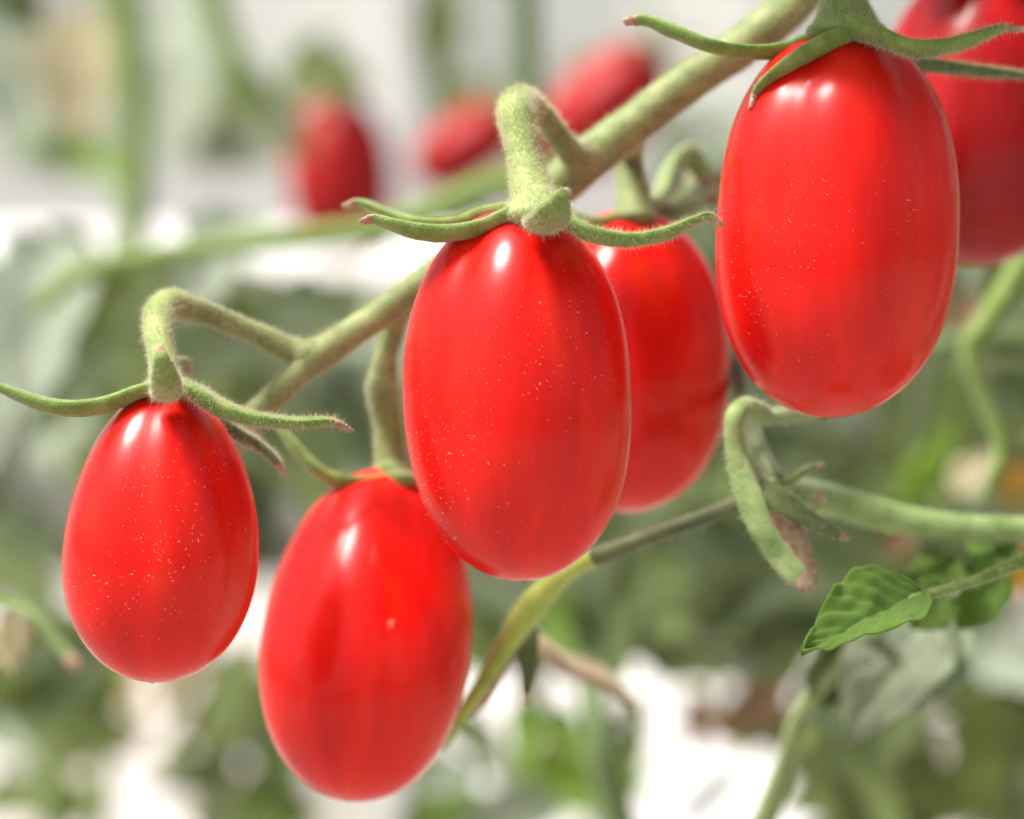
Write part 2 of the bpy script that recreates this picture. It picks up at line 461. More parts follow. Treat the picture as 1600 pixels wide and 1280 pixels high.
# ------------------------------------------------------------------ leaves
LEAFS = {}
def leaf_mesh(seed, mat, fold=0.25, curl=0.25, serr=0.12, lobes=3, near=False):
    key = (seed, mat, fold, curl, serr, lobes, near)
    if key in LEAFS: return LEAFS[key]
    rng = random.Random(seed); nv, nu = (48, 14) if near else (16, 4)
    V, F, U = [], [], []
    tw = rng.uniform(-0.25, 0.25)
    for i in range(nv + 1):
        v = i / nv
        wdt = (math.sin(math.pi * min(1, v ** 0.72)) ** 0.85) * (1 - 0.28 * v) * 0.5
        for j in range(-nu, nu + 1):
            u = j / nu; e = abs(u)
            ser = 1 + serr * math.sin(v * math.pi * 2 * lobes + (0.7 if u > 0 else 0)) * e ** 2 + serr * 0.6 * math.sin(v * 37 + seed) * e ** 4
            x = u * wdt * ser
            z = fold * abs(x) * 1.2 - curl * v * v * 0.6 + 0.03 * math.sin(v * 14 + seed) * e + 0.05 * noise.noise(Vector((x * 5, v * 5, seed)))
            if near:        # quilted between the side veins, wavy margin
                z += 0.030 * abs(math.sin(22 * (v - 0.30 * e))) * min(1, e * 3) * (1 - 0.4 * e) + 0.035 * noise.noise(Vector((x * 9 + seed, v * 9, 1))) + 0.05 * e ** 3 * math.sin(v * 19 + seed + (2 if u > 0 else 0))
            x2 = x * math.cos(tw * v) - z * math.sin(tw * v); z2 = x * math.sin(tw * v) + z * math.cos(tw * v)
            V.append((x2, v - curl * 0.12 * v * v + 0.10 * e * wdt * 0.6, z2)); U.append((u, v))
    n = 2 * nu + 1
    for i in range(nv):
        for j in range(n - 1):
            a = i * n + j; F.append((a, a + 1, a + 1 + n, a + n))
    me = new_mesh('leaf', V, F, True, U); me.materials.append(M[mat]); LEAFS[key] = me
    return me

def add_leaf(t, base, tip, d, wpx, roll=0.0, dd=0.0, mat='leaf', seed=0, fold=0.25, curl=0.25, thick=0.0, name='leaf', label=None, serr=0.12):
    A = at(base[0], base[1], d); B = at(tip[0], tip[1], d + dd)
    ax = B - A; ln = ax.length; ax.normalize()
    nrm = -FWD; nrm = nrm - ax * nrm.dot(ax); nrm.normalize()
    side = ax.cross(nrm)
    c, s = math.cos(math.radians(roll)), math.sin(math.radians(roll)) * (1 if side.z < 0 else -1)   # positive roll turns the upper face to the sky
    side2 = side * c + nrm * s; nrm2 = side2.cross(ax)
    W = wpx * d / FOC
    me = leaf_mesh(seed % 7, mat, fold, curl, serr, near=thick > 0)
    o = link(name, me, None, t.o, label)
    mw = Matrix(((side2.x * W * 1.15, ax.x * ln, nrm2.x * ln, A.x - t.base.x), (side2.y * W * 1.15, ax.y * ln, nrm2.y * ln, A.y - t.base.y), (side2.z * W * 1.15, ax.z * ln, nrm2.z * ln, A.z - t.base.z), (0, 0, 0, 1)))
    sc = Vector((W * 1.15, ln, ln * 0.7))
    R = Matrix((side2, ax, nrm2)).transposed()
    o.location = A - t.base; o.rotation_euler = R.to_euler(); o.scale = sc
    if thick:
        sm = o.modifiers.new('thickness', 'SOLIDIFY'); sm.thickness = thick / ln; sm.offset = 0
    return o

#STRUCTURE
# ------------------------------------------------------------------ ground, back wall, rails
def sheet(name, V, F, mat):
    o = link(name, new_mesh(name, V, F, False), mat); o['kind'] = 'structure'; return o
gv = []; gn = 24
for i in range(gn + 1):
    for j in range(gn + 1):
        x = -12 + 24 * i / gn; y = -8 + 24 * j / gn
        gv.append((x, y, 0.02 * noise.noise(Vector((x * 0.9, y * 0.9, 0)))))
gf = [(i * (gn + 1) + j, (i + 1) * (gn + 1) + j, (i + 1) * (gn + 1) + j + 1, i * (gn + 1) + j + 1) for i in range(gn) for j in range(gn)]
sheet('ground', gv, gf, 'soil')
for (xa, xb) in ((-0.70, -0.26), (-0.10, 0.37), (0.44, 0.64)):
    mv = []
    for i in range(13):
        for j in range(33):
            x = xa + (xb - xa) * i / 12; y = 1.2 + 3.3 * j / 32
            mv.append((x + 0.05 * noise.noise(Vector((y * 2.5, xa + (i > 6), 0))), y, 0.035 + 0.02 * noise.noise(Vector((x * 0.9, y * 0.9, 0))) + 0.008 * noise.noise(Vector((x * 6, y * 6, 3)))))
    mf = [(i * 33 + j, (i + 1) * 33 + j, (i + 1) * 33 + j + 1, i * 33 + j + 1) for i in range(12) for j in range(32)]
    sheet('ground_film', mv, mf, 'film' if xa > -0.2 and xa < 0.1 else 'film_dusty')
wv, wf = [], []
for i in range(61):
    x = -6 + 12 * i / 60; y = 4.6 + 0.03 * math.sin(i * 1.9)
    wv += [(x, y, -0.05), (x, y, 3.0)]
wf = [(2 * i, 2 * i + 2, 2 * i + 3, 2 * i + 1) for i in range(60)]
sheet('greenhouse_wall', wv, wf, 'wall')

def profile_bar(name, label, cat, prof, x0, x1, y, z, mat, parts=None):
    """a long bar with a cross-section prof [(dy, dz)], from x0 to x1"""
    t = Thing(name, label, cat, (0.5 * (x0 + x1), y, z))
    n = len(prof); V = []
    for x in (x0, x1):
        V += [Vector((x, y + a, z + b)) for a, b in prof]
    F = [(i, (i + 1) % n, n + (i + 1) % n, n + i) for i in range(n)] + [tuple(range(n))[::-1], tuple(range(n, 2 * n))]
    t.part('body', (V, F), mat, smooth=False)
    return t
#END_STRUCTURE
# ------------------------------------------------------------------ the tomatoes in front
def small_cap(t, x, y, d, rx, ry, mat='stem_lit', fuzz=(20, 0.3), up=(0, -1)):
    """the calyx hub: a flattened collar on the fruit's top"""
    k = 1.0
    P = [at(x - up[0] * 0, y + ry * 0.9, d), at(x, y + ry * 0.35, d), at(x, y - ry * 0.2, d), at(x, y - ry * 0.8, d), at(x, y - ry * 1.3, d)]
    R = [rx * 0.75, rx, rx * 0.92, rx * 0.66, rx * 0.45]
    R = [r * d / FOC for r in R]
    t.part('calyx', tube(P, R, rough=0.10, segs=20), mat, fuzz=fuzz)

G = 'ripe tomatoes on the front truss'
def tomato(label, top, bot, wpx, d, mat='skin', group=G, scar=True, **kw):
    vf, A, ax, W, H = fruit_geo(top, bot, wpx, d, **kw)
    t = Thing('tomato', label, 'tomato', A, group)
    t.part('fruit', vf, mat)
    if scar: add_scar(t, A, ax, W)
    t.vf = vf
    return t

# left tomato
t1 = tomato('smallest sharp red plum tomato at far left, one sepal reaching the left edge', (262, 606), (238, 1066), 303, 0.309, n=2.12, taper=0.14, seed=1, lobes=((2, 0.010, 0.4), (5, 0.06, 5.201)), shoulder=0.03)
t1.part('pedicel', px_tube([(262, 612, .309, 30), (258, 585, .310, 24), (251, 545, .312, 21), (246, 512, .314, 22), (250, 488, .317, 24), (264, 474, .319, 23), (284, 477, .321, 20)], seed=1), 'stem_lit', fuzz=(26, 0.30))
small_cap(t1, 261, 606, .3085, 44, 16)
add_sepal(t1, [(248, 598, .306, 15), (215, 606, .306, 16), (165, 624, .306, 18), (110, 630, .306, 18), (60, 622, .306, 16), (10, 604, .306, 11), (-30, 590, .306, 6)], seed=1, tip=0.1)
add_sepal(t1, [(259, 614, .303, 15), (260, 606, .298, 17), (258, 588, .2935, 15), (253, 562, .2915, 9), (249, 543, .292, 4.5)], mat='sepal', seed=2, tip=0.13, side=RGT)
add_sepal(t1, [(275, 596, .305, 14), (308, 606, .304, 17), (350, 632, .304, 18), (400, 648, .304, 15), (460, 656, .305, 12), (515, 655, .306, 9), (549, 671, .307, 5)], seed=3, tip=0.13)
add_sepal(t1, [(330, 640, .315, 14), (370, 668, .317, 15), (405, 690, .318, 12), (432, 714, .318, 9), (446, 741, .318, 5)], mat='sepal_dark', seed=4, tip=0.17)
add_sepal(t1, [(262, 600, .314, 16), (270, 590, .319, 18), (285, 582, .325, 14), (300, 570, .329, 6)], seed=5, tip=0.1)
t1.hairs(11)
specks(t1, t1.vf, [(250, 820, 65, 65, 130), (270, 790, 40, 60, 60), (200, 900, 45, 45, 60), (240, 900, 60, 60, 50), (200, 720, 30, 40, 70), (130, 850, 22, 80, 40)], 1)

# lower tomato, a little further back
t2 = tomato('red plum tomato hanging lowest, two bright highlights, behind the centre tomato', (608, 735), (543, 1251), 332, 0.330, n=2.15, taper=0.10, seed=2, shoulder=0.035, dtop=.012)
t2.part('pedicel', px_tube([(612, 750, .3405, 30), (611, 720, .3415, 25), (606, 660, .341, 22), (597, 612, .339, 25), (600, 585, .337, 22)], seed=2), 'stem', fuzz=(18, 0.3))
small_cap(t2, 610, 740, .3405, 36, 12, 'stem', (12, .3))
add_sepal(t2, [(600, 742, .338, 12), (555, 748, .337, 15), (510, 736, .337, 15), (476, 708, .337, 14), (450, 676, .337, 11), (436, 655, .338, 7)], seed=6, tip=0.08, mat='sepal')
add_sepal(t2, [(625, 742, .336, 14), (660, 745, .340, 15), (700, 735, .344, 12), (740, 715, .348, 7)], seed=7)
add_sepal(t2, [(612, 742, .338, 14), (616, 738, .346, 16), (622, 725, .352, 13), (630, 705, .356, 6)], seed=8)
t2.hairs(21)
specks(t2, t2.vf, [(610, 975, 3.5, 4.5, 70)], 2)

# centre tomato
t3 = tomato('large red plum tomato in the centre, sharpest, with glossy top left highlight', (805, 326), (817, 908), 348, 0.3105, n=2.38, taper=0.03, seed=3, lobes=((3, 0.014, 2.2), (5, 0.115, 4.66)), shoulder=0.08)
t3.part('pedicel', px_tube([(836, 345, .3075, 46), (834, 318, .3085, 40), (829, 292, .3095, 32), (820, 250, .311, 27), (812, 210, .312, 27), (807, 182, .313, 30), (809, 164, .3155, 29), (820, 162, .319, 25), (840, 172, .323, 18)], seed=3), 'stem_lit', fuzz=(30, 0.30))
small_cap(t3, 838, 330, .3065, 56, 22)
add_sepal(t3, [(815, 322, .3065, 20), (790, 330, .3065, 18), (755, 346, .3065, 17), (710, 356, .306, 18), (660, 356, .3055, 17), (615, 346, .305, 13), (585, 339, .305, 9), (563, 345, .305, 5)], seed=9, tip=0.14)
add_sepal(t3, [(810, 318, .311, 16), (770, 326, .316, 17), (720, 343, .319, 14), (650, 342, .322, 11), (600, 326, .324, 10), (565, 313, .325, 9), (538, 321, .326, 5)], seed=10, tip=0.13)
add_sepal(t3, [(846, 345, .302, 20), (854, 340, .298, 23), (864, 328, .2945, 19), (874, 312, .2925, 12), (882, 302, .2925, 7), (891, 299, .293, 3)], seed=11, tip=0.18, side=RGT, mat='sepal')
add_sepal(t3, [(870, 330, .304, 18), (895, 342, .302, 16), (930, 361, .301, 16), (980, 369, .301, 15), (1030, 362, .301, 14), (1075, 345, .302, 11), (1105, 336, .303, 7), (1129, 352, .304, 3)], seed=12, tip=0.10)
t3.hairs(31)
specks(t3, t3.vf, [(860, 560, 45, 45, 80), (700, 690, 40, 60, 110), (760, 600, 70, 90, 70), (680, 780, 22, 45, 60), (860, 480, 60, 60, 40), (655, 660, 14, 90, 50), (940, 420, 20, 30, 12)], 3)

# tomato behind the centre one
t4 = tomato('red plum tomato mostly hidden behind the right side of the centre tomato', (985, 326), (972, 801), 326, 0.350, n=2.25, taper=0.06, seed=4, shoulder=0.06)
t4.part('pedicel', px_tube([(992, 345, .346, 34), (990, 318, .347, 28), (986, 280, .348, 22), (982, 245, .349, 21), (984, 222, .349, 22)], seed=4), 'stem', fuzz=(14, 0.3))
small_cap(t4, 991, 334, .346, 36, 12, 'stem', (12, .3))
add_sepal(t4, [(1005, 330, .352, 12), (1030, 300, .358, 12), (1045, 255, .362, 12), (1072, 238, .366, 11), (1100, 275, .368, 9), (1112, 320, .368, 6)], seed=13, mat='stem_pale', tip=0.2)
add_sepal(t4, [(1010, 335, .356, 14), (1055, 322, .362, 18), (1085, 295, .370, 16), (1090, 262, .374, 8)], seed=14, mat='sepal_dark')
add_sepal(t4, [(975, 332, .347, 15), (930, 345, .346, 16), (890, 330, .346, 10), (870, 310, .346, 5)], seed=15)
t4.hairs(41)

# right tomato
t5 = tomato('largest red plum tomato at upper right, with calyx cut by the top edge', (1320, 44), (1287, 653), 374, 0.3155, n=2.42, taper=0.04, seed=5, lobes=((3, 0.010, 0.9), (5, 0.115, 4.817)), shoulder=0.05)
t5.part('pedicel', px_tube([(1322, 60, .3125, 58), (1320, 30, .3135, 46), (1318, 5, .3145, 37), (1317, -30, .316, 33), (1315, -75, .318, 34), (1305, -105, .323, 30), (1290, -100, .329, 24)], seed=5), 'stem', fuzz=(26, 0.3))
small_cap(t5, 1322, 44, .3115, 60, 16, 'sepal')  # darker green on this collar stands in for its shade
add_sepal(t5, [(1300, 40, .313, 22), (1262, 58, .314, 20), (1220, 72, .314, 16), (1170, 76, .313, 14), (1110, 68, .310, 12), (1050, 45, .311, 11), (1010, 30, .312, 9), (978, 33, .313, 5)], seed=16, tip=0.10)
add_sepal(t5, hug(t5.vf, [(1312, 50, .310, 22), (1275, 66, .309, 22), (1240, 86, .309, 19), (1210, 108, .309, 15), (1187, 130, .309, 12), (1176, 148, .309, 9), (1171, 168, .309, 5)]), seed=17, tip=0.16, tipmat='dry', mat='sepal')
add_sepal(t5, [(1345, 40, .309, 22), (1380, 52, .307, 17), (1425, 70, .306, 16), (1475, 68, .306, 15), (1525, 54, .307, 13), (1562, 43, .308, 8), (1612, 46, .309, 3)], seed=18, tip=0.16, mat='sepal')
add_sepal(t5, [(1360, 60, .318, 16), (1420, 88, .322, 16), (1470, 98, .324, 14), (1530, 106, .326, 12), (1580, 112, .327, 9), (1625, 118, .328, 5)], seed=19, mat='sepal_dark', tip=0.1)
t5.hairs(51)
specks(t5, t5.vf, [(1270, 340, 28, 45, 70), (1190, 470, 20, 50, 40), (1230, 400, 40, 60, 40), (1215, 300, 30, 40, 25), (1150, 400, 12, 60, 20)], 5)

# tomato at the right edge
t6 = tomato('dark red plum tomato cut by the right edge, behind the upper right tomato', (1545, -60), (1520, 416), 330, 0.372, mat='skin_shaded', n=2.2, taper=0.06, seed=6, scar=False)
t6.part('pedicel', px_tube([(1546, -40, .37, 30), (1544, -80, .37, 24), (1520, -110, .37, 22)], seed=6), 'stem')
for k, q in enumerate([[(1540, -58, .366, 14), (1480, -40, .362, 15), (1420, -50, .362, 8)], [(1550, -58, .366, 14), (1610, -40, .362, 15), (1660, -60, .362, 8)], [(1545, -56, .376, 14), (1545, -50, .386, 15), (1540, -70, .395, 8)]]):
    add_sepal(t6, q, seed=60 + k)

# ------------------------------------------------------------------ the truss that carries them
tr = Thing('tomato_truss', 'thick green hairy truss stem running diagonally from top edge to left tomato', 'truss stem', at(1290, -100, .333))
tr.part('rachis', px_tube([(1420, -190, .337, 34), (1330, -100, .335, 33), (1234, 10, .334, 32), (1153, 76, .333, 31), (1072, 130, .333, 31), (1000, 186, .333, 31), (940, 232, .333, 34), (895, 268, .333, 35), (840, 318, .333, 28), (760, 375, .333, 25), (672, 434, .332, 24), (600, 487, .330, 23), (540, 526, .328, 23), (492, 552, .327, 24), (455, 547, .327, 20), (412, 528, .326, 18), (350, 500, .324, 17), (310, 485, .322, 18), (280, 476, .3205, 20)], n=7, seed=21, rough=0.06), 'stem', fuzz=(18, 0.32))
tr.part('branch', px_tube([(955, 224, .333, 26), (922, 244, .332, 28), (896, 240, .3295, 22), (880, 222, .328, 19), (864, 200, .327, 18), (848, 180, .324, 18), (838, 170, .323, 18)], seed=22), 'stem', fuzz=(22, 0.32))
tr.part('branch', px_tube([(545, 524, .328, 19), (505, 549, .327, 24), (475, 572, .327, 22), (455, 594, .327, 20), (425, 624, .328, 19), (392, 656, .330, 18), (368, 696, .334, 16)], seed=23), 'stem', fuzz=(22, 0.32))
tr.part('branch', px_tube([(628, 470, .332, 18), (612, 520, .334, 17), (602, 560, .335, 18), (599, 590, .336, 22)], seed=24), 'stem', fuzz=(14, 0.3))
tr.part('branch', px_tube([(985, 200, .337, 24), (984, 215, .343, 22), (984, 228, .348, 22)], seed=25), 'stem', fuzz=(10, 0.3))
tr.part('branch', px_tube([(1330, -100, .335, 24), (1310, -112, .332, 24), (1288, -100, .328, 24)], seed=26), 'stem')
tr.hairs(61)

# ------------------------------------------------------------------ the spent truss at the right
sp = Thing('spent_truss', 'thin olive truss stem passing under the centre tomato to an empty calyx', 'truss stem', at(1600, 828, .334))
sp.part('stem_end', px_tube([(690, 1165, .347, 9), (730, 1104, .346, 11), (765, 1050, .345, 13), (800, 992, .343, 19), (832, 948, .341, 23), (870, 906, .338, 18), (905, 881, .336, 16), (938, 868, .335, 15)], seed=31), 'stem_young', fuzz=(10, 0.35), label='fresh yellow green end of the stem')
sp.part('stem', px_tube([(930, 870, .335, 16), (985, 850, .333, 13), (1045, 828, .331, 13), (1105, 806, .330, 13), (1160, 784, .329, 14), (1215, 768, .330, 18)], seed=32), 'stem_dark', fuzz=(2.5, 0.35))
sp.part('main_stem', px_tube([(1205, 760, .330, 14), (1232, 768, .337, 22), (1262, 774, .344, 26), (1320, 788, .348, 26), (1390, 808, .349, 25), (1460, 820, .349, 22), (1540, 827, .349, 22), (1660, 830, .349, 22)], seed=33), 'stem_pale', fuzz=(5, 0.35), label='thick pale green stem')
sp.part('branch', px_tube([(1212, 752, .331, 15), (1195, 718, .333, 13), (1180, 685, .335, 14), (1165, 620, .345, 13), (1150, 560, .355, 12)], seed=34), 'stem_dark')
sp.part('pedicel', px_tube([(1290, 638, .346, 14), (1240, 646, .338, 15), (1203, 652, .331, 14), (1184, 642, .327, 16), (1164, 637, .325, 17), (1148, 652, .323, 16), (1147, 695, .323, 15), (1157, 735, .323, 18), (1176, 764, .325, 19), (1205, 770, .328, 16)], seed=35), 'stem_pale', fuzz=(6, 0.3))
add_sepal(sp, [(1152, 725, .322, 11), (1170, 775, .321, 14), (1190, 825, .320, 13), (1218, 868, .320, 13), (1244, 898, .3195, 12), (1266, 922, .3195, 6)], mat='stem_pale', seed=36, tip=0.16, side=RGT)
add_sepal(sp, [(1175, 755, .324, 12), (1215, 780, .323, 15), (1258, 806, .323, 11), (1295, 826, .3235, 7), (1324, 842, .324, 4)], mat='sepal_dark', seed=37, tip=0.12, side=RGT)
add_sepal(sp, [(1195, 755, .328, 9), (1230, 750, .328, 8), (1262, 730, .328, 6), (1286, 724, .328, 3)], mat='sepal', seed=38, tip=0.1)
add_sepal(sp, [(1190, 770, .325, 9), (1222, 805, .325, 13), (1242, 845, .326, 14), (1258, 885, .327, 12), (1270, 915, .327, 7)], mat='dry', seed=39, tip=0.1, side=RGT)
add_sepal(sp, [(1200, 762, .327, 10), (1225, 785, .331, 11), (1262, 790, .335, 9), (1285, 775, .338, 5)], mat='sepal', seed=43, tip=0.1)
add_sepal(sp, [(826, 985, .349, 11), (824, 1020, .349, 12), (826, 1060, .349, 8), (820, 1100, .349, 3)], mat='sepal_dark', seed=40, tip=0.08, side=RGT)
add_sepal(sp, [(845, 1000, .372, 12), (880, 1030, .378, 16), (920, 1048, .382, 15), (955, 1062, .386, 15), (985, 1092, .390, 8)], mat='dry', seed=41, tip=0.1)
add_sepal(sp, [(800, 1015, .349, 6), (778, 1052, .350, 9), (755, 1090, .350, 9), (735, 1118, .350, 5)], mat='dry', seed=42, tip=0.12)
sp.hairs(71)

# ------------------------------------------------------------------ compound leaf at the lower right
cl = Thing('leaf_spray', 'bright green leaf with pale folded leaflets reaching in from the right edge', 'leaf', at(1640, 858, .320))
cl.part('petiole', px_tube([(1680, 842, .322, 12), (1600, 876, .319, 11), (1530, 905, .316, 9), (1460, 926, .314, 8), (1390, 945, .313, 6), (1330, 968, .312, 3)], seed=51), 'sepal', fuzz=(10, 0.3))
add_leaf(cl, (1440, 928), (1252, 1018), .314, 130, roll=38, dd=-.008, mat='leaf_bright', seed=1, fold=0.45, curl=0.10, thick=.00035, name='leaflet', label='bright green terminal leaflet', serr=.025)
add_leaf(cl, (1500, 914), (1415, 985), .344, 80, roll=30, dd=.006, serr=.03, mat='leaf_bright', seed=2, thick=.0003, name='leaflet')
add_leaf(cl, (1575, 890), (1480, 985), .347, 95, roll=30, dd=.006, serr=.03, mat='leaf_bright', seed=3, thick=.0003, name='leaflet')
add_leaf(cl, (1510, 912), (1405, 875), .346, 60, roll=30, dd=.01, serr=.03, mat='leaf_bright', seed=4, thick=.0003, name='leaflet')
add_leaf(cl, (1590, 880), (1500, 835), .347, 60, roll=20, dd=.01, serr=.03, mat='leaf_bright', seed=5, thick=.0003, name='leaflet')
add_leaf(cl, (1460, 945), (1320, 1148), .376, 175, roll=32, dd=-.012, serr=.05, mat='leaf_pale', seed=6, fold=0.3, curl=0.45, thick=.0003, name='leaflet', label='pale grey green folded leaflet')
add_leaf(cl, (1500, 955), (1340, 1130), .380, 150, roll=15, dd=-.004, serr=.05, mat='leaf_pale', seed=2, fold=0.5, curl=0.1, thick=.0003, name='leaflet')
add_leaf(cl, (1380, 965), (1258, 1115), .378, 125, roll=-25, dd=.006, serr=.03, mat='leaf', seed=3, fold=0.3, curl=0.1, thick=.0003, name='leaflet')  # darker leaflet standing in for the folded leaf's inner shadow
add_leaf(cl, (1505, 970), (1440, 1085), .382, 45, roll=40, dd=.004, mat='leaf_brown', seed=4, fold=0.5, curl=0.2, thick=.0003, name='leaflet', label='dried brown edge leaflet')
cl.part('petiolule', px_tube([(1500, 914, .316, 6), (1490, 930, .345, 6), (1462, 948, .3755, 6)], n=4, segs=8), 'sepal')
cl.hairs(81)

# ------------------------------------------------------------------ other stems close behind
def vine(name, label, cat, stem, mat='stem', leaves=(), base=None, group=None, sname='stem', fuzz=None, extra=()):
    b = base or at(stem[0][0], stem[0][1], stem[0][2])
    t = Thing(name, label, cat, b, group)
    t.part(sname, px_tube(stem, n=5, seed=len(name)), mat, fuzz=fuzz)
    for (q, m_) in extra: t.part('branch', px_tube(q, n=5, seed=len(name) + 2), m_)
    for k, L in enumerate(leaves):
        (b0, t0, d, wp, roll, dd, m) = L[:7]
        add_leaf(t, b0, t0, d, wp, roll, dd, m, seed=L[7] if len(L) > 7 else k * 3 + len(label), fold=0.3, curl=0.3)
    return t

def rnd_leaves(seed, boxes):
    """leaves spread through a plant: (x0, y0, x1, y1, count, d0, d1, size, mats)"""
    r = random.Random(seed); out = []
    for (x0, y0, x1, y1, n, d0, d1, size, mats) in boxes:
        for i in range(n):
            x = r.uniform(x0, x1); y = r.uniform(y0, y1); d = r.uniform(d0, d1)
            a = r.uniform(-0.3, 1.0) * math.pi; l = size * r.uniform(0.7, 1.3)
            dx, dy = math.cos(a) * l * 0.5, math.sin(a) * l * 0.5
            out.append(((x - dx, y - dy), (x + dx, y + dy), d, l * r.uniform(0.45, 0.62), r.uniform(-15, 65), r.uniform(-0.05, 0.015), r.choice(mats), r.randrange(7)))
    return out

DK, LF, BR, GY, YE, OR, CR, BN = 'leaf_dark', 'leaf', 'leaf_bright', 'leaf_grey', 'leaf_yellow', 'leaf_orange', 'leaf_cream', 'leaf_brown'
vine('tomato_vine', 'green stem rising from bottom edge under the pale folded leaflet', 'vine', [(1150, 1360, .40, 22), (1195, 1280, .395, 20), (1230, 1190, .39, 19), (1252, 1120, .385, 17), (1300, 1050, .380, 14), (1380, 980, .37, 11)], 'stem',
     leaves=[((1290, 1060), (1345, 1000), .39, 50, 30, .01, DK), ((1240, 1130), (1270, 1190), .40, 40, 30, .01, LF)])
vine('tomato_vine', 'thin bent green stem and leaf at right edge below the dark red tomato', 'vine', [(1640, 350, .42, 20), (1590, 430, .42, 22), (1545, 500, .42, 20), (1512, 550, .42, 13), (1535, 620, .42, 12), (1562, 690, .42, 12), (1552, 750, .42, 11), (1525, 790, .43, 10)], 'sepal',
     leaves=[((1610, 350), (1520, 530), .425, 55, 55, .01, LF), ((1570, 700), (1640, 640), .43, 60, 20, .02, LF)])
vine('tomato_vine', 'dark green horizontal stem at the right edge beside upper right tomato', 'vine', [(1700, 545, .47, 22), (1600, 535, .47, 22), (1520, 532, .47, 21), (1440, 545, .48, 16)], 'sepal_dark',
     leaves=[((1600, 540), (1540, 470), .5, 50, 20, .02, DK), ((1440, 470), (1530, 420), .52, 90, 20, .02, DK), ((1470, 520), (1540, 445), .5, 60, 0, .02, BN)])
vine('tomato_vine', 'lime green leaf and dark leaves right of the white strip, upper right', 'vine', [(1470, 980, .60, 18), (1440, 860, .60, 18), (1430, 700, .60, 18), (1450, 540, .60, 17)], 'stem_dark',
     leaves=[((1395, 800), (1505, 640), .58, 60, -20, .0, BR), ((1440, 540), (1400, 800), .62, 100, 10, .0, LF), ((1500, 560), (1470, 760), .64, 90, 0, .0, LF), ((1390, 870), (1425, 800), .50, 45, 0, 0, BN),
             ((1590, 720), (1590, 800), .55, 70, 0, 0, OR), ((1640, 850), (1560, 940), .52, 70, 10, 0, OR), ((1490, 770), (1550, 700), .5, 60, 30, 0, CR), ((1450, 600), (1560, 720), .7, 100, 30, 0, LF), ((1580, 640), (1640, 760), .66, 120, 10, 0, DK)])
# far fruit
GB = 'blurred tomatoes in the background'
def far_tomato(label, top, bot, wpx, d, mat='skin_far', ped=None):
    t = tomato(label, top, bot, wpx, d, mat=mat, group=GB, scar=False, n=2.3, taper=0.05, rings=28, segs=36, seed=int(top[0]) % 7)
    x, y = top
    t.part('pedicel', px_tube(ped or [(x, y + 4, d, 14), (x - 4, y - 30, d, 10), (x - 10, y - 60, d, 10)], n=3, segs=8), 'stem')
    for s in (-1, 1):
        add_sepal(t, [(x, y, d, 9), (x + s * 28, y - 10, d - .01, 10), (x + s * 55, y - 25, d - .01, 4)], n=3, seed=int(x) + s, fuzz=None, segs=8)
    add_sepal(t, [(x, y, d - .01, 10), (x + 4, y + 8, d - .03, 11), (x + 2, y - 16, d - .045, 5)], n=3, seed=int(x), fuzz=None, segs=8, side=RGT)
    return t
far_tomato('blurred red tomato standing upright left of the white post', (530, 148), (536, 400), 165, .95, ped=[(525, 155, .95, 18), (520, 120, .95, 16), (512, 85, .95, 15)])
far_tomato('blurred red tomato tilted behind the thick truss stem, top centre', (1030, 80), (860, 262), 150, .80)
far_tomato('blurred red tomato lying left of the centre tomato stalk', (815, 176), (650, 278), 106, .85)
far_tomato('faint red tomato beyond the bent stem at the right edge', (1550, 545), (1545, 650), 64, 1.0)
far_tomato('faint red tomato right below the upper right tomato, beyond the leaves', (1500, 580), (1485, 650), 48, 1.1)
# ------------------------------------------------------------------ white rails and post far behind
def box_prof(a, b): return [(-a, -b), (a, -b), (a, b), (-a, b)]
p0 = at(200, 310, 1.30)
profile_bar('growing_gutter', 'white growing gutter running across the background at left', 'gutter', [(0.0, -0.012), (0.03, -0.012), (0.03, 0.010), (0.0, 0.010)], at(-500, 310, 1.3).x, at(1250, 310, 1.3).x, p0.y, p0.z, 'white')
p1 = at(400, 392, 1.10)
profile_bar('drip_rail', 'bright white rail below the gutter, partly hidden by a pale leaf', 'rail', [(-0.018, -0.008), (0.0, -0.008), (0.008, 0.006), (0.006, 0.010), (-0.002, 0.006)], at(-500, 392, 1.1).x, at(760, 392, 1.1).x, p1.y, p1.z, 'white')
p2 = at(620, 330, 1.36)
pt = Thing('white_post', 'white upright post behind the upright blurred tomato', 'post', (p2.x, p2.y, 0.0))
V = []
h = 0.0095; c = 0.003
prof = [(-h + c, -h), (h - c, -h), (h, -h + c), (h, h - c), (h - c, h), (-h + c, h), (-h, h - c), (-h, -h + c)]
for z in (0.0, 0.95): V += [Vector((p2.x + a, p2.y + b, z)) for a, b in prof]
pt.part('body', (V, [(i, (i + 1) % 8, 8 + (i + 1) % 8, 8 + i) for i in range(8)] + [tuple(range(8))[::-1], tuple(range(8, 16))]), 'white', smooth=False)
tw = Thing('twig', 'grey twig in front of the brightest white patch, bottom centre', 'twig', at(1085, 1262, .62))
tw.part('stick', px_tube([(1070, 1278, .56, 11), (1110, 1240, .56, 15), (1150, 1202, .56, 10)], segs=8), 'twig')

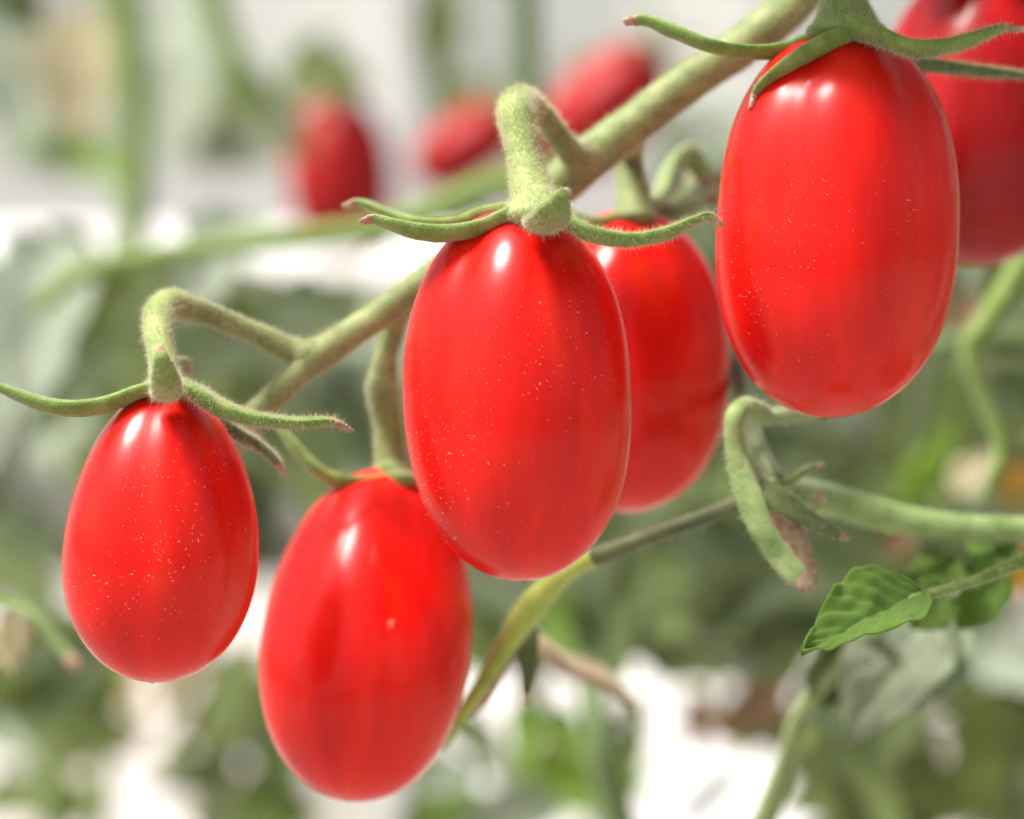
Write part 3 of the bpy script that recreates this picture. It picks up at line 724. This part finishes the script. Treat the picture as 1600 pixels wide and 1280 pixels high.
# ------------------------------------------------------------------ plants behind, out of focus
vine('tomato_vine', 'tall green stem at upper left, in front of the pale wall', 'vine', [(205, 1000, .80, 24), (210, 640, .80, 24), (205, 420, .80, 24), (212, 280, .80, 26), (205, 120, .80, 26), (180, -40, .80, 28), (160, -160, .80, 28)], 'sepal',
     leaves=[((-40, -60), (75, 50), .72, 100, 10, 0, DK), ((130, 10), (110, 240), .86, 150, 10, 0, CR), ((60, 20), (20, 230), .95, 190, 20, -.05, GY), ((260, 0), (290, 230), .98, 170, 10, -.05, GY), ((20, 180), (180, 270), .95, 110, 20, -.04, BR), ((20, 130), (100, 260), .97, 140, 20, -.06, GY)])
vine('tomato_vine', 'curved green stem at the top left bending down to the upright tomato', 'vine', [(310, -120, .85, 24), (328, -20, .85, 24), (350, 60, .85, 24), (395, 130, .85, 22), (440, 180, .86, 20), (480, 230, .87, 16)], 'sepal',
     leaves=[((440, 112), (575, 120), .88, 110, 15, -.02, LF), ((240, 190), (430, 250), .98, 130, 20, -.02, GY), ((300, 200), (480, 240), 1.0, 110, 30, 0, GY), ((350, 90), (330, 270), .99, 130, 0, -.03, GY), ((330, 130), (430, 190), .9, 60, 0, -.02, LF)])
vine('tomato_vine', 'dark green upright stem at top centre, left of the red blur', 'vine', [(838, 700, .70, 22), (832, 400, .70, 22), (828, 180, .70, 22), (824, 60, .70, 22), (818, -120, .70, 22)], 'sepal_dark',
     leaves=[((690, -40), (680, 160), .9, 70, 0, 0, LF), ((740, 120), (690, 240), .95, 80, 20, 0, LF), ((760, 110), (810, 200), 1.0, 70, 30, 0, GY), ((880, 80), (930, 160), 1.0, 60, 30, 0, GY)])
vine('tomato_vine', 'green stem arching along the white rail behind the left tomato', 'vine', [(60, 480, .52, 14), (130, 425, .52, 16), (220, 404, .52, 17), (320, 388, .52, 17), (440, 376, .52, 18), (560, 362, .52, 20), (660, 335, .52, 22), (760, 292, .52, 23), (860, 270, .52, 23)], 'sepal',
     leaves=[((385, 330), (285, 480), .56, 120, 10, -.035, GY), ((75, 375), (40, 640), .57, 150, 10, -.05, GY), ((20, 410), (-20, 700), .58, 130, 10, -.05, GY), ((760, 290), (690, 350), .56, 70, 20, .0, DK), ((620, 345), (560, 395), .55, 50, 20, .0, LF)])
leafy = [
    ('leafy green mass behind the left tomato and its stalk', [(150, 1400, .80, 16), (170, 1100, .80, 16), (240, 800, .78, 15), (300, 500, .76, 12)],
        [(120, 440, 520, 620, 22, .60, .85, 208, [DK, LF, LF]), (330, 560, 640, 760, 14, .65, .85, 208, [DK, DK, LF, GY]), (0, 830, 130, 1080, 10, .60, .85, 208, [LF, DK]), (60, 640, 150, 760, 3, .8, .9, 160, [LF, GY])]),
    ('leafy green plant below the left tomato at the bottom left', [(60, 1420, .85, 15), (80, 1200, .85, 14), (110, 1000, .85, 12)],
        [(0, 1080, 120, 1180, 5, .7, .9, 150, [LF, GY]), (300, 1220, 430, 1290, 4, .7, .9, 130, [LF, DK]), (40, 1040, 200, 1150, 7, .70, .9, 176, [LF, LF, DK]), (340, 1020, 420, 1130, 5, .70, .9, 160, [LF, DK]), (230, 1200, 460, 1300, 9, .75, .95, 144, [LF, DK, BR]), (20, 1230, 120, 1290, 3, .8, .95, 128, [LF]), (150, 1040, 330, 1075, 4, .8, .9, 112, [YE, YE, LF]), (130, 1120, 180, 1190, 2, .8, .9, 96, [BN])]),
    ('leafy green plant beneath the centre tomato, bottom centre', [(1010, 1420, .48, 26), (962, 1260, .48, 26), (935, 1150, .48, 24), (915, 1040, .49, 18)],
        [(740, 900, 960, 1010, 12, .50, .75, 192, [LF, DK, LF, BR]), (920, 870, 1100, 1010, 11, .55, .75, 192, [LF, DK, DK]), (640, 1170, 780, 1290, 8, .60, .85, 176, [LF, GY, BR]), (840, 1190, 980, 1290, 7, .60, .85, 128, [LF, BR, BN]), (750, 1110, 900, 1240, 5, .6, .8, 110, [LF, BR]), (940, 1100, 1000, 1290, 3, .6, .8, 100, [LF, DK]), (930, 880, 1110, 1010, 6, .55, .7, 170, [LF, DK]), (1010, 980, 1190, 1150, 7, .58, .8, 110, [GY, LF, LF, BN]), (1120, 1080, 1240, 1290, 4, .6, .8, 90, [LF, DK]), (1060, 930, 1200, 1000, 4, .6, .75, 110, [LF, DK]), (640, 1230, 800, 1300, 4, .6, .8, 120, [LF, GY])]),
    ('leafy dark green plant filling the lower right corner', [(1420, 1420, .60, 18), (1390, 1250, .60, 18), (1380, 1100, .60, 16), (1340, 900, .62, 14)],
        [(1100, 820, 1420, 930, 16, .52, .75, 192, [DK, LF, DK]), (1290, 1130, 1440, 1290, 14, .50, .70, 208, [DK, LF, LF]), (1480, 1000, 1640, 1090, 8, .55, .75, 192, [LF, GY, DK]), (1520, 1150, 1640, 1300, 8, .55, .75, 192, [LF, LF, DK]), (1180, 900, 1300, 990, 6, .55, .75, 176, [DK, LF]), (1420, 840, 1640, 960, 9, .55, .75, 176, [LF, DK]), (1330, 1150, 1420, 1240, 2, .6, .7, 96, [YE])]),
    ('leafy green plant seen between the centre and upper right tomatoes', [(1130, 1000, .66, 12), (1160, 700, .66, 13), (1190, 480, .66, 12), (1140, 300, .68, 11)],
        [(1060, 300, 1160, 480, 7, .60, .8, 176, [DK, LF]), (1130, 580, 1250, 720, 8, .55, .8, 144, [DK, LF]), (1030, 760, 1140, 860, 7, .55, .8, 160, [LF, DK]), (1390, 560, 1640, 720, 8, .75, .95, 176, [LF, DK, LF]), (1040, 160, 1150, 280, 3, .95, 1.1, 160, [GY])]),
]
leafy.append(('tall leafy stem just outside the right edge, beside the dark red tomato', [(1800, 1700, .40, 40), (1810, 900, .40, 40), (1790, 300, .40, 40), (1770, -300, .40, 38), (1700, -900, .40, 36)],  # unseen plant added to block the sky from the right
    [(1960, -700, 2700, 1500, 60, .32, .55, 380, [LF, DK, LF])]))
for i, (lab, stem, boxes) in enumerate(leafy):
    v_ = vine('tomato_vine', lab, 'vine', stem, 'sepal_dark' if 'bottom centre' in lab else 'sepal', leaves=rnd_leaves(100 + i, boxes), group='leafy plants in the background')
    if i == len(leafy) - 1:     # unseen leaf added over the calyx to shade the upper right tomato
        v_.part('petiole', px_tube([(1770, -250, .40, 14), (1650, -190, .36, 11), (1540, -150, .318, 8)], n=4, segs=8), 'sepal')
        add_leaf(v_, (1580, -125), (1085, -105), .314, 360, roll=74, dd=-.012, mat='leaf', seed=2, fold=0.15, curl=0.05)
        for b0, t0, d0, w0, r0, s0 in [((1300, -260), (1480, -110), .366, 150, 60, 1), ((1330, -330), (1560, -180), .372, 170, 60, 2), ((1270, -240), (1400, -120), .380, 120, 60, 3)]:  # unseen leaves added above the dark red tomato to shade it
            add_leaf(v_, b0, t0, d0, w0, roll=r0, dd=-.01, mat='leaf', seed=s0)

def far_foliage(name, seed, n, box, mat):
    rng = random.Random(seed); V, F, U = [], [], []
    x0, y0, x1, y1, d0, d1 = box
    k = 0
    while k < n:
        px, py, d = rng.uniform(x0, x1), rng.uniform(y0, y1), rng.uniform(d0, d1)
        q = noise.noise(Vector((px / 170, py / 120, seed * 3.3)))
        if q < -0.28 + 0.5 * max(0, (py - 780) / 200): 
            k += 0.35; continue
        c = at(px, py, d); l = rng.uniform(0.04, 0.075); w_ = l * rng.uniform(0.2, 0.3)
        a = Vector((rng.uniform(-1, 1), rng.uniform(-1, 1), rng.uniform(-1, 0.3))).normalized()
        u = a.cross(Vector((rng.uniform(-0.6, 0.6), rng.uniform(-0.8, 0.1), 1))).normalized(); nn = u.cross(a)
        b = len(V)
        V += [c - a * l, c - u * w_ + nn * w_ * 0.4 - a * l * 0.2, c, c + u * w_ + nn * w_ * 0.4 - a * l * 0.2, c + a * l - nn * l * 0.3, c - u * w_ * 0.7 + nn * w_ * 0.3 + a * l * 0.4, c + u * w_ * 0.7 + nn * w_ * 0.3 + a * l * 0.4]
        U += [(0, 0), (-0.9, 0.4), (0, 0.5), (0.9, 0.4), (0, 1), (-0.7, 0.7), (0.7, 0.7)]
        F += [(b, b + 2, b + 1), (b, b + 3, b + 2), (b + 1, b + 2, b + 5), (b + 2, b + 4, b + 5), (b + 2, b + 3, b + 6), (b + 2, b + 6, b + 4)]
        k += 1
    me = new_mesh(name, V, F, True, U)
    o = link(name, me, mat, kind='stuff'); return o
o = far_foliage('foliage', 5, 5200, (-700, 430, 2300, 960, 3.9, 4.45), 'leaf')
o['label'] = 'distant green leaves behind all the plants, out of focus'; o['category'] = 'foliage'
# dried flower at the left edge
fl = Thing('dried_flower', 'withered cream flower with a thin twig at the left edge', 'flower', at(20, 950, .40))
fl.part('stalk', px_tube([(-30, 930, .40, 9), (10, 945, .40, 9), (50, 960, .40, 9), (85, 1000, .40, 9), (122, 1042, .40, 8)], segs=8), 'stem_pale')
for k, (a, b, wd) in enumerate([((25, 950), (15, 1065), 40), ((35, 955), (45, 1010), 30), ((15, 955), (-15, 1040), 34), ((20, 960), (30, 1050), 26)]):
    add_leaf(fl, a, b, .395 + .004 * k, wd, roll=[10, 50, -40, 30][k], dd=.002, mat='leaf_cream', seed=k, fold=0.6, curl=0.3, name='petal')
fl.part('tip', px_tube([(108, 1028, .399, 9), (116, 1036, .399, 10), (124, 1044, .399, 7)], segs=8), 'dry')
